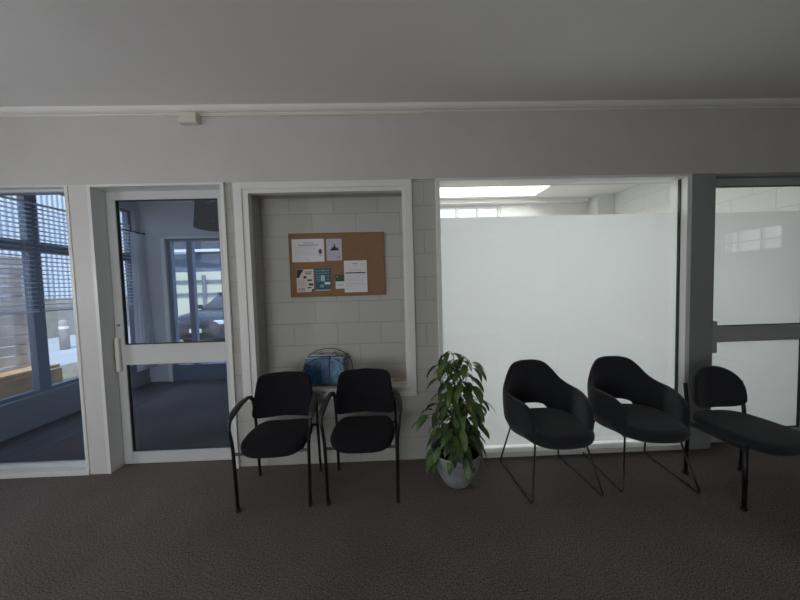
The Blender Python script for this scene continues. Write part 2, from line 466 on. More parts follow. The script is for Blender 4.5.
# ------------------------------------------------------------------ glazed doors
def glazed_door(name, x0, x1, y, stl, str_, mid0, mid1, bot, top, frame, handle_x, glass, film=None, zt=2.397, pull=None):
    d = thing(name, None, None); d['kind'] = 'structure'
    t = .045
    obj('door_frame', boxes(((x0, y, .006), (x0+stl, y+t, zt)), ((x1-str_, y, .006), (x1, y+t, zt)),
                            ((x0+stl, y, .006), (x1-str_, y+t, bot)), ((x0+stl, y, top), (x1-str_, y+t, zt)),
                            ((x0+stl, y, mid0), (x1-str_, y+t, mid1)), bev=.003), frame, d)
    obj('rail_moulding', boxes(((x0+stl, y-.008, mid0), (x1-str_, y, mid0+.018)), ((x0+stl, y-.008, mid1-.018), (x1-str_, y, mid1)),
                            ((x0+stl, y-.008, bot-.014), (x1-str_, y, bot))), frame, d)
    g = .007
    def ring(a, b, z0, z1):
        return (((a, y+.008, z0), (a+g, y+.03, z1)), ((b-g, y+.008, z0), (b, y+.03, z1)), ((a+g, y+.008, z0), (b-g, y+.03, z0+g)), ((a+g, y+.008, z1-g), (b-g, y+.03, z1)))
    obj('gasket', boxes(*(ring(x0+stl, x1-str_, bot, mid0)+ring(x0+stl, x1-str_, mid1, top))), M['dark'], d)
    for a, b in ((bot, mid0), (mid1, top)):
        p = obj('door_pane', boxes(((x0+stl, y+.018, a), (x1-str_, y+.024, b))), glass, d)
        if film:
            obj('frosted_film', boxes(((x0+stl+.004, y+.026, a+.004), (x1-str_-.004, y+.0265, min(b-.004, film)))), M['film'], p)
    hx0, hx1, hz0, hz1 = handle_x
    h = obj('door_handle', boxes(((hx0, y-.028, hz0), (hx1, y-.002, hz1)), bev=.004), pull or M['handle'], d)
    return d
d1 = glazed_door('door_1', -2.423, -1.388, .105, .075, .095, .90, 1.075, .115, 2.325, M['alu'], (-2.412, -2.380, .845, 1.14), M['glass'])
bm = bmesh.new(); lathe(bm, [(.012, 0), (.012, .006), (.007, .009)], 16)
o = obj('door_lock', bm, M['keyhole'], d1); o.rotation_euler = (PI/2, 0, 0); o.location = (-2.385, .104, 1.25)
d2 = glazed_door('door_2', 2.815, 3.83, .055, .045, .08, .945, 1.08, .115, 2.33, M['alumid'], (2.812, 2.905, .845, 1.135), M['extglass'], film=2.105, pull=M['alumid'])
struct('trim_6', boxes(((2.80, -.02, 2.397), (3.95, .12, HD)), ((3.835, -.02, 0), (3.95, .12, 2.397)), ((2.80, .0, 0), (2.813, .12, 2.397)), bev=.002), M['aluside'])

# ------------------------------------------------------------------ big frosted window
w2 = thing('window_2', None, None); w2['kind'] = 'structure'
obj('window_frame', boxes(((.39, -.028, 2.393), (2.592, .12, HD)), ((.39, -.028, .045), (.425, .12, 2.393)), ((2.552, -.028, .045), (2.592, .12, 2.393)), ((.39, -.028, 0), (2.592, .12, .045)), bev=.003), M['white'], w2)
obj('window_sill', boxes(((.40, -.045, .042), (2.58, -.028, .054))), M['white'], w2)
wp = obj('window_pane', boxes(((.425, .05, .045), (2.552, .056, 2.393))), M['extglass'], w2)
obj('frosted_film', boxes(((.428,  .0575, .066), (1.4660, .0582, 2.105))), M['film'], wp)
obj('frosted_film', boxes(((1.4695,  .0575, .066), (2.549, .0582, 2.105))), M['film'], wp)
bm = boxes(((2.546, .03, .05), (2.553, .056, 2.39))); obj('gasket', bm, M['dark'], w2)

# ------------------------------------------------------------------ recess: architrave, jambs, ledge
bm = bmesh.new()
a0, a1, i0, i1 = -1.285, .192, -1.215, .125
zt0, zb = 2.358, .66
for q in (((a0, -.022, .575), (i0, 0, HD-.002)), ((i1, -.022, .575), (a1, 0, HD-.002)), ((i0-.004, -.0215, zt0), (i1+.004, 0, HD-.002)), ((i0-.004, -.0215, .575), (i1+.004, 0, .628))):
    box(bm, *q, bev=.004)
ar = struct('trim_7', bm, M['white'])
bm = bmesh.new()
for q in (((i0, -.012, .628), (-1.167, .05, HD-.01)), ((i1-.018, -.012, .628), (.128, .05, HD-.01)), ((-1.172, -.0115, 2.325), (.127, .05, HD-.01)), ((-1.17, -.030, .636), (.13, .0, .662))): box(bm, *q, bev=.002)
struct('trim_8', bm, M['white'])
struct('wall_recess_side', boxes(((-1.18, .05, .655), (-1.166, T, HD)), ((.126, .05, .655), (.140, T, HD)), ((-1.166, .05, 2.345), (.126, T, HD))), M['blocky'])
struct('trim_9', boxes(((-1.166, .0, .655), (.126, T, .663))), M['wall'])

# ------------------------------------------------------------------ glazed left outer wall: bays, frames, blinds
LB = [(.10, 1.075), (1.195, 1.90), (2.02, 2.44), (-1.92, -1.44)]  # last bay is an unseen narrow side window, added for light from the left
k = 1
def bay(y0, y1, n):
    w = thing('window_%d' % (n+7), None, None); w['kind'] = 'structure'
    x0, x1 = XL-.14, XL-.06
    a = y0 if n in (1, 4) else y0-.06
    b = y1 if n == 4 else y1+.06
    obj('window_frame', boxes(((x0, a, .37), (x1, y0+(.03 if n in (1, 4) else 0), GH)), ((x0, y1-(.03 if n == 4 else 0), .37), (x1, b, GH)),
                              ((x0, y0, .37), (x1, y1, .41)), ((x0, y0, GH-.03), (x1, y1, GH)), ((x0, y0, 2.045), (x1, y1, 2.17))), M['dframe'], w)
    obj('window_pane', boxes(((x0+.03, y0, .41), (x0+.036, y1, GH-.03))), M['extglass'], w)
for n, (y0, y1) in enumerate(LB, 1): bay(y0, y1, n)

def blind(y0, y1, where, zb=1.36):
    b = thing('venetian_blind', where, 'blind', (XL-.045, y0, 0), 0, None)
    w = y1-y0
    obj('headrail', boxes(((-.012, .01, 2.600), (.018, w-.01, 2.622)), bev=.002), M['white'], b)
    bm = bmesh.new(); z = 2.56
    while z > zb:
        vs = box(bm, (-.014, .012, z-.0008), (.014, w-.012, z+.0008))
        for v in vs: v.co.z += v.co.x*.35
        z -= .052
    obj('slats', bm, M['blind'], b)
    obj('bottom_rail', boxes(((-.014, .012, zb-.03), (.014, w-.012, zb-.012))), M['blind'], b)
    for yy in (.1, w-.1): obj('cord', tube(bmesh.new(), [(0, yy, zb-.015), (0, yy, 2.605)], .0015, 5), M['white'], b)
blind(.11, 1.13, 'white venetian blind at the leftmost window behind the left glass')
blind(1.14, 1.92, 'white venetian blind right of the dark window post behind the left glass')
blind(1.94, 2.46, 'white venetian blind seen through the glazed door beside the sheer curtain')

# sheer curtain + rod
bm = bmesh.new(); rows = 14; cols = 26; g = []
for i in range(rows+1):
    v = i/rows; z = 2.48-v*2.2; r = []
    for j in range(cols+1):
        u = j/cols
        wy = .30+.16*v
        y = 2.41+(u-.5)*(wy-.06)-.0*v
        x = XL+.09+.022*math.sin(u*34)*(.6+.6*v)+.03*v
        r.append(bm.verts.new((x, y, z)))
    g.append(r)
for i in range(rows):
    for j in range(cols): bm.faces.new((g[i][j], g[i][j+1], g[i+1][j+1], g[i+1][j]))
o = obj('sheer_curtain', bm, M['sheer'], smooth=True)
props(o, 'sheer white curtain hanging in the corner of the room behind the glazed door', 'curtain')
rd = thing('curtain_rod', 'thin dark curtain rod above the sheer curtain behind the glazed door', 'curtain rod', (XL+.09, 0, 2.50))
bm = bmesh.new(); tube(bm, [(0, 1.95, 0), (0, 2.54, 0)], .009, 10); obj('rod', bm, M['iron'], rd, smooth=True)
bm = bmesh.new(); bmesh.ops.create_uvsphere(bm, u_segments=12, v_segments=8, radius=.018, matrix=Matrix.Translation((0, 2.555, 0))); obj('finial', bm, M['iron'], rd, smooth=True)
for y in (2.0, 2.5): obj('bracket', boxes(((-.09, y, -.008), (0, y+.015, .008))), M['iron'], rd)

# far opening of the left room
wo = thing('window_3', None, None); wo['kind'] = 'structure'
obj('window_trim', boxes(((OX0-.06, YB-.02, 0), (OX0, YB, HD+.02)), ((OX0, YB-.02, HD), (OX1, YB, HD+.03)), ((OX1, YB-.02, 0), (OX1+.06, YB, HD+.03))), M['white'], wo)
fr = [((OX0, YB+.04, 0), (OX0+.06, YB+.12, HD)), ((OX1-.06, YB+.04, 0), (OX1, YB+.12, HD)), ((OX0+.06, YB+.04, HD-.04), (OX1-.06, YB+.12, HD)), ((OX0+.06, YB+.04, 0), (OX1-.06, YB+.12, .27))]
for x in (-3.455, -2.80, -2.25): fr.append(((x, YB+.04, .27), (x+.09, YB+.12, HD-.04)))
obj('window_frame', boxes(*fr), M['dframe'], wo)
obj('window_pane', boxes(((OX0+.06, YB+.075, .10), (OX1-.06, YB+.081, HD-.04))), M['glass'], wo)
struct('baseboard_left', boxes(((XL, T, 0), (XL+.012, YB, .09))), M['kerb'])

# pendant lamp in the left room
pl = thing('pendant_lamp', 'dark woven drum pendant lamp hanging beyond the glazed door', 'lamp', (-2.33, 1.60, .11))
bm = bmesh.new()
for k in range(56):
    a = 2*PI*k/56
    tube(bm, [(.235*math.cos(a), .235*math.sin(a), 2.58), (.265*math.cos(a), .265*math.sin(a), 2.27)], .006, 5)
obj('lamp_shade_weave', bm, M['shade'], pl)
bm = bmesh.new(); lathe(bm, [(.228, 2.585), (.258, 2.265), (.262, 2.265), (.232, 2.585)], 48, cap=False)
s = obj('lamp_shade', bm, M['shade'], pl, smooth=True)
for z, r in ((2.585, .24), (2.265, .27)): obj('lamp_ring', tube(bmesh.new(), [(r*math.cos(2*PI*i/40), r*math.sin(2*PI*i/40), z) for i in range(40)], .006, 6, closed=True), M['iron'], pl)
bm = bmesh.new()
for a in (0, PI/2, PI, 3*PI/2): tube(bm, [(0, 0, 2.58), (.24*math.cos(a), .24*math.sin(a), 2.58)], .003, 5)
obj('spider', bm, M['iron'], pl)
bm = bmesh.new(); tube(bm, [(0, 0, 2.50), (0, 0, CZ-.13)], .004, 6); obj('cord', bm, M['iron'], pl)
bm = bmesh.new(); lathe(bm, [(.045, CZ-.14), (.05, CZ-.11)], 20); obj('ceiling_rose', bm, M['iron'], pl)
bm = bmesh.new(); lathe(bm, [(.018, 2.50), (.02, 2.44), (.035, 2.40), (.03, 2.36), (.005, 2.34)], 16); obj('bulb', bm, M['paper'], pl, smooth=True)

# ------------------------------------------------------------------ junction box and conduit
jb = thing('junction_box', 'small cream plastic junction box under the ceiling cornice', 'junction box', (-1.585, -.012, 2.874))
obj('box_body', boxes(((-.080, -.052, 0), (.070, 0, .082)), bev=.004), M['boxp'], jb)
obj('box_lid', boxes(((-.075, -.058, .005), (.065, -.052, .077)), bev=.003), M['boxp'], jb)
bm = bmesh.new(); lathe(bm, [(.004, 0), (.004, .002)], 10); o = obj('screw', bm, M['keyhole'], jb); o.rotation_euler = (PI/2, 0, 0); o.location = (-.07, -.058, .041)
o = obj('cable_conduit', boxes(((-1.525, -.024, 2.942), (.30, -.012, 2.955)), bev=.002), M['boxp']); props(o, 'thin cream cable conduit running right from the junction box under the cornice', 'conduit')

# ------------------------------------------------------------------ noticeboard and what is pinned on it
BY = T
nb = thing('notice_board', 'brown cork notice board on the block wall of the recess', 'notice board', (-.49, BY, 1.45))
obj('cork_panel', boxes(((-.425, -.014, .005), (.425, -.001, .567))), M['cork'], nb)
obj('edge_trim', boxes(((-.433, -.017, -.003), (-.425, 0, .575)), ((.425, -.017, -.003), (.433, 0, .575)), ((-.425, -.017, -.003), (.425, 0, .005)), ((-.425, -.017, .567), (.425, 0, .575))), M['corkedge'], nb)
PY = BY-.0145
def sheet(name, label, x0, z0, x1, z1, mat, grp='papers pinned on the notice board', curl=.004, dy=0):
    bm = bmesh.new(); n = 6; F = []; 
    for i in range(n+1):
        r = []
        for j in range(n+1):
            u, v = i/n, j/n
            r.append(bm.verts.new((x0+(x1-x0)*u, PY-.0012-dy-curl*(abs(u-.5)*2)**3*(1-v)**2, z0+(z1-z0)*v)))
        F.append(r)
    for i in range(n):
        for j in range(n): bm.faces.new((F[i][j], F[i+1][j], F[i+1][j+1], F[i][j+1]))
    B = [[bm.verts.new((v.co.x, v.co.y+.0006, v.co.z)) for v in r] for r in F]
    for i in range(n):
        for j in range(n): bm.faces.new((B[i][j], B[i][j+1], B[i+1][j+1], B[i+1][j]))
    for i in range(n):
        for j in (0, n): bm.faces.new((F[i][j], F[i+1][j], B[i+1][j], B[i][j]))
        for k in (0, n): bm.faces.new((F[k][i], F[k][i+1], B[k][i+1], B[k][i]))
    root = thing(name, label, 'paper', ((x0+x1)/2, PY, z0), 0, grp)
    o = obj('paper_sheet', bm, mat, root); o.location = (-(x0+x1)/2, -PY, -z0)
    return root, (x0, z0, x1, z1, dy, curl)
def mark(root, S, name, rects, mat, lift=.0016):
    """print blocks on a sheet, u/v in 0..1"""
    x0, z0, x1, z1, dy, curl = S
    bm = bmesh.new()
    for (u0, v0, u1, v1) in rects:
        vm = min(v0, v1); um = max(abs(u0-.5), abs(u1-.5))*2
        yy = PY-.0012-dy-curl*um**3*(1-vm)**2-lift
        box(bm, (x0+(x1-x0)*u0, yy, z0+(z1-z0)*v0), (x0+(x1-x0)*u1, yy+.0006, z0+(z1-z0)*v1))
    o = obj(name, bm, mat, root); o.location = (-(x0+x1)/2, -PY, -z0)
    return o
def poly(root, S, name, pts, mat, lift=.0016):
    x0, z0, x1, z1, dy, curl = S
    bm = bmesh.new()
    vm = min(p[1] for p in pts); yy = PY-.0012-dy-curl*(1-vm)**2*.6-lift
    f = [bm.verts.new((x0+(x1-x0)*u, yy, z0+(z1-z0)*v)) for u, v in pts]
    b = [bm.verts.new((x0+(x1-x0)*u, yy+.0005, z0+(z1-z0)*v)) for u, v in pts]
    bm.faces.new(f); bm.faces.new(b[::-1]); n = len(f)
    for i in range(n): bm.faces.new((f[i], f[(i+1) % n], b[(i+1) % n], b[i]))
    o = obj(name, bm, mat, root); o.location = (-(x0+x1)/2, -PY, -z0)
    return o
# photo rectangle -> board coordinates (measured)
def bx(px): return -.925+(px-290)*.868/95.0
def bz(py): return 2.022-(py-234.0)*.5715/62.0
def words(u0, u1, v, h, rng, gap=.012, w=(.02, .06)):
    out = []; u = u0
    while u < u1:
        ww = rng.uniform(*w); out.append((u, v, min(u+ww, u1), v+h)); u += ww+gap
    return out
rng = random.Random(3)
r, S = sheet('timetable_sheet', 'white landscape timetable sheet, top left on the cork board', bx(293.2), bz(261.8), bx(325), bz(239.2), M['paper'])
mark(r, S, 'heading', words(.34, .70, .84, .022, rng)+words(.36, .68, .79, .022, rng), M['greyink'])
mark(r, S, 'red_rule', [(.19, .72, .81, .745)], M['redink'])
tb = []
for i, v in enumerate((.64, .56, .47, .39, .31)): tb += words(.10, .76, v, .014, rng, .045, (.03, .07))
tb += words(.42, .56, .10, .016, rng)
mark(r, S, 'table_text', tb, M['greyink'])
poly(r, S, 'emblem', [(.83, .38), (.86, .34), (.90, .34), (.93, .38), (.935, .46), (.92, .53), (.88, .56), (.84, .53), (.82, .46)], M['redink'])
mark(r, S, 'emblem_caption', [(.83, .25, .94, .275), (.85, .29, .92, .31)], M['pink'])
r, S = sheet('event_flyer', 'lilac portrait flyer with a black skyline picture, top middle of the cork board', bx(327.2), bz(261.0), bx(342.6), bz(239.6), M['lilac'])
poly(r, S, 'skyline_picture', [(.25, .46), (.80, .46), (.79, .52), (.74, .55), (.73, .64), (.69, .60), (.66, .55), (.60, .62), (.56, .72), (.52, .78), (.48, .68), (.44, .60), (.37, .62), (.33, .54), (.25, .52)], M['ink'])
mark(r, S, 'flyer_text', words(.12, .42, .88, .02, rng)+words(.14, .34, .33, .02, rng)+words(.62, .86, .33, .02, rng)+words(.14, .30, .28, .015, rng)+words(.66, .84, .28, .015, rng), M['greyink'])
mark(r, S, 'footer', [(.66, .14, .88, .17)], M['ink'])
r, S = sheet('photo_leaflet', 'cream leaflet with black blocks and small dark photos, bottom left on the cork board', bx(296.7), bz(291.4), bx(313.5), bz(269), M['cream'])
poly(r, S, 'corner_shape', [(.01, .99), (.42, .99), (.36, .90), (.27, .82), (.20, .72), (.16, .64), (.01, .62)], M['ink'])
poly(r, S, 'corner_block', [(.99, .01), (.99, .14), (.93, .14), (.86, .06), (.84, .01)], M['ink'])
mark(r, S, 'headline', [(.46, .87, .93, .90), (.52, .79, .88, .825)], M['ink'])
mark(r, S, 'small_photo', [(.40, .60, .58, .70)], M['ink']); mark(r, S, 'small_photo', [(.62, .48, .90, .555)], M['foliage'])
mark(r, S, 'small_photo', [(.70, .28, .96, .38)], M['ink']); mark(r, S, 'small_photo', [(.62, .17, .86, .22)], M['foliage'])
tb = []
for v in (.52, .47, .42, .37, .32, .27): tb += words(.08, .52, v, .014, rng)
mark(r, S, 'body_text', tb, M['greyink']); mark(r, S, 'pink_panel', [(.06, .04, .48, .20)], M['pink'])
r, S = sheet('blue_poster', 'navy and teal poster with a pale centre panel, bottom row of the cork board', bx(315.0), bz(290.2), bx(330.6), bz(268.6), M['navy'])
mark(r, S, 'title_band', words(.06, .94, .88, .05, rng, .02, (.08, .2))+words(.06, .94, .77, .04, rng, .03, (.1, .2)), M['teal'])
mark(r, S, 'centre_panel', [(.36, .42, .62, .70)], M['ltblue']); mark(r, S, 'side_text', [(.08, y, .30, y+.03) for y in (.66, .58, .5, .42)]+[(.70, y, .92, y+.02) for y in (.66, .6, .5)], M['teal'])
mark(r, S, 'speech_panel', [(.60, .27, .95, .38)], M['paper']); mark(r, S, 'lower_picture', [(.30, .14, .55, .26)], M['teal']); mark(r, S, 'base_strip', [(.02, .0, .98, .03)], M['paper'])
r, S = sheet('picture_postcard', 'small card, dark green picture above white, half tucked under the letter', bx(335.1), bz(288.9), bx(346), bz(275.0), M['paper'], curl=.0)
mark(r, S, 'green_picture', [(.0, .52, 1, 1)], M['foliage'], .001); mark(r, S, 'card_text', words(.15, .7, .3, .03, rng)+words(.15, .7, .2, .03, rng), M['greyink'], .001)
r, S = sheet('printed_letter', 'white printed letter with one black bar, bottom right on the cork board', bx(344.1), bz(292.9), bx(366.9), bz(261.4), M['paper'], dy=.003)
mark(r, S, 'black_bar', [(.06, .595, .93, .63)], M['ink'])
mark(r, S, 'letterhead', words(.38, .58, .89, .03, rng, .01)+words(.42, .56, .84, .01, rng)+words(.74, .92, .90, .01, rng)+words(.74, .9, .87, .01, rng)+words(.24, .78, .69, .014, rng), M['greyink'])
tb = []
for v in (.54, .50, .45, .41, .37, .31, .27, .23, .19, .13): tb += words(.08, .9 if v > .2 else .66, v, .007, rng)
mark(r, S, 'body_text', tb, M['greyink'])
PINS = [(308, 240), (334, 240), (305, 270), (323, 269.5), (337, 276), (355.5, 262.5)]
for (px, py), w in zip(PINS, ('timetable sheet', 'lilac flyer', 'cream leaflet', 'navy poster', 'green picture card', 'printed letter')):
    bm = bmesh.new(); lathe(bm, [(.0035, 0), (.0045, .003), (.0025, .006)], 10)
    o = obj('push_pin', bm, M['paper']); o.rotation_euler = (PI/2, 0, 0); o.location = (bx(px), PY-(.0055 if w == 'printed letter' else .0025), bz(py)-.008)
    props(o, 'tiny white push pin holding the top edge of the '+w, 'pin', 'push pins on the notice board')

# ------------------------------------------------------------------ magazine rack on the ledge
ZL = .663
mr = thing('magazine_rack', 'black scrolled wire magazine rack on the recess ledge', 'magazine rack', (-.60, .105, ZL))
def arch(y, w, h, wob=0):
    return bend([(-w/2, y, .012), (-w/2-.006, y, h*.62), (-w*.30, y, h*.92), (0, y, h), (w*.30, y, h*.92), (w/2+.006, y, h*.62), (w/2, y, .012)], .09, 6)
def scroll(cx, cz, y, r, s=1, turns=1.6, start=0):
    pts = []
    for i in range(34):
        t = i/33; a = start+s*t*turns*2*PI; q = r*(1-.72*t)
        pts.append((cx+q*math.cos(a), y, cz+q*math.sin(a)))
    return pts
for y, w, h, nm in ((-.075, .385, .262, 'front_frame'), (.07, .43, .315, 'rear_frame')):
    bm = bmesh.new(); tube(bm, arch(y, w, h), .0038, 7)
    tube(bm, [(-w/2, y, .012), (w/2, y, .012)], .0038, 7)
    for i, x in enumerate((-.15, -.055, .055, .15)):
        zc = h-.075-(.012 if abs(x) > .1 else -.008)
        tube(bm, scroll(x, zc, y, .036, 1 if x < 0 else -1, 1.6, PI/2), .0026, 6)
    for x in (-.10, -.035, .035, .10): tube(bm, bend([(x*1.5, y, .012), (x, y, h*.4), (x*1.25, y, h-.11)], .05, 4), .0026, 6)
    obj(nm, bm, M['iron'], mr, smooth=True)
bm = bmesh.new()
for x in (-.19, -.10, 0, .10, .19): tube(bm, [(x, -.075, .012), (x, .07, .012)], .003, 6)
obj('base_wires', bm, M['iron'], mr)
for x in (-.19, .19):
    for y in (-.075, .07):
        bm = bmesh.new(); bmesh.ops.create_uvsphere(bm, u_segments=10, v_segments=6, radius=.0075, matrix=Matrix.Translation((x, y, .0078)))
        obj('ball_foot', bm, M['iron'], mr)
def magazine(x, y, w, h, t, cover, label, tilt=.04):
    g = thing('magazine', label, 'magazine', (x, y, ZL+.0165), 0, 'magazines standing in the wire rack')
    g.rotation_euler = (-tilt, 0, 0)
    o = obj('pages', boxes(((-w/2+.002, -t/2+.001, .001), (w/2-.003, t/2-.001, h+.004))), M['pages'], g)
    o = obj('cover', boxes(((-w/2, -t/2, 0), (w/2, -t/2+.001, h)), ((-w/2, t/2-.001, 0), (w/2, t/2, h)), ((-w/2, -t/2, 0), (-w/2+.0015, t/2, h))), cover, g)
    return g
magazine(-.675, .062, .21, .232, .012, M['bluecover'], 'blue covered magazine at the front left of the wire rack')
magazine(-.515, .075, .145, .225, .010, M['bluecover2'], 'paler blue magazine at the front right of the wire rack')
magazine(-.63, .105, .24, .245, .012, M['bluecover'], 'blue magazine behind the front ones, its white page edges showing', .03)
lf = thing('leaflet_stack', 'small tan leaflets lying on the right end of the recess ledge', 'leaflet', (.04, .12, ZL))
o = obj('lower_leaflet', boxes(((-.075, -.05, 0), (.07, .05, .005)), bev=.001), M['paper'], lf)
o = obj('upper_leaflet', boxes(((-.06, -.04, .005), (.062, .045, .011)), bev=.001), M['tan'], lf); o.rotation_euler = (0, 0, .12)

# ------------------------------------------------------------------ stacking armchairs
def make_armchair(label):
    c = thing('visitor_armchair', label, 'chair', (0, 0, 0), 0, 'black stacking armchairs by the recess')
    for s in (-1, 1):
        x = s*.245
        # one bent tube: front leg, arm, rear leg
        bm = bmesh.new()
        pf = bend([(x, -.205, .012), (x+s*.008, -.215, .46), (x+s*.026, -.222, .60), (x+s*.026, -.175, .655)], .05, 6)
        tube(bm, pf, .0115, 12); obj('leg', bm, M['tube'], c, smooth=True)
        bm = bmesh.new()
        pr = bend([(x-s*.0, .195, .012), (x-s*.004, .155, .46), (x, .13, .655), (x+s*.004, .07, .70)], .05, 6)
        tube(bm, pr, .0115, 12); obj('leg', bm, M['tube'], c, smooth=True)
        bm = bmesh.new()
        pa = [(x+s*.026, -.212, .628), (x+s*.029, -.175, .655), (x+s*.025, -.10, .680), (x+s*.018, -.02, .698), (x+s*.006, .05, .704), (x+s*.002, .105, .688), (x, .128, .66)]
        fl = [(.012, .012), (.023, .013), (.025, .013), (.022, .013), (.017, .013), (.014, .013), (.012, .012)]
        tube(bm, bend(pa, .03, 2)[::1], .013, 14, flat=None) if False else tube(bm, pa, .013, 14, flat=fl)
        obj('armrest', bm, M['plastic'], c, smooth=True)
        for y in (-.205, .195):
            bm = bmesh.new(); lathe(bm, [(.014, 0), (.0145, .01), (.0125, .028)], 12, x, y); obj('foot_cap', bm, M['plastic'], c)
    bm = bmesh.new()
    tube(bm, [(-.25, -.205, .405), (-.20, -.20, .402), (.20, -.20, .402), (.25, -.205, .405)], .010, 8)
    tube(bm, [(-.245, .165, .41), (.245, .165, .41)], .010, 8)
    for s in (-1, 1): tube(bm, [(s*.2, -.20, .402), (s*.2, .165, .41)], .009, 8)
    obj('seat_frame', bm, M['tube'], c)
    def so(u):
        t = 2*PI*u; cc, ss = math.cos(t), math.sin(t)
        x = .236*math.copysign(abs(cc)**(2/4.6), cc); y = .225*math.copysign(abs(ss)**(2/4.4), ss)
        if y < 0: x *= 1.0-.06*(y/.225)**2
        else: x *= 1-.12*(y/.225)
        return x, y-.025
    def sz(x, y):
        f = max(0, (-y-.13)/.14); return .442-.045*f*f-.010*(1-min(1, abs(x)/.2)**2)
    bm = bmesh.new(); cushion(bm, so, sz, .062, .008, 9, .55)
    obj('seat', bm, M['fabric'], c, smooth=True)
    # backrest: trapezoid with round corners, curved round the sitter, leaning back
    def bo(u):
        t = 2*PI*u; cc, ss = math.cos(t), math.sin(t)
        x = .243*math.copysign(abs(cc)**(2/9), cc); z = .165*math.copysign(abs(ss)**(2/8), ss)
        x *= 1-.075*(z/.165+1)
        return x, z+.008*(1-(x/.2)**2)*(1 if z > 0 else 0)
    bm = bmesh.new(); cushion(bm, bo, lambda x, z: 0, .042, .004, 9, .45)
    for v in bm.verts:
        x, z, t = v.co.x, v.co.y, v.co.z
        v.co = Vector((x, .160-t-.055*(x/.22)**2+.17*z, .684+z))
    obj('backrest', bm, M['fabric'], c, smooth=True)
    for s in (-1, 1): obj('back_bracket', tube(bmesh.new(), [(s*.243, .118, .665), (s*.224, .127, .66), (s*.19, .16, .66)], .009, 8), M['tube'], c)
    return c
ch1 = make_armchair('black fabric stacking armchair, left one of the pair, next to the glazed door')
ch1.location = (-.870, -.315, 0); ch1.rotation_euler.z = math.radians(3.0)
ch2 = copy_tree(ch1); ch2['label'] = 'black fabric stacking armchair, right one of the pair, nearer the plant'
ch2.location = (-.242, -.305, 0); ch2.rotation_euler.z = math.radians(-.5)

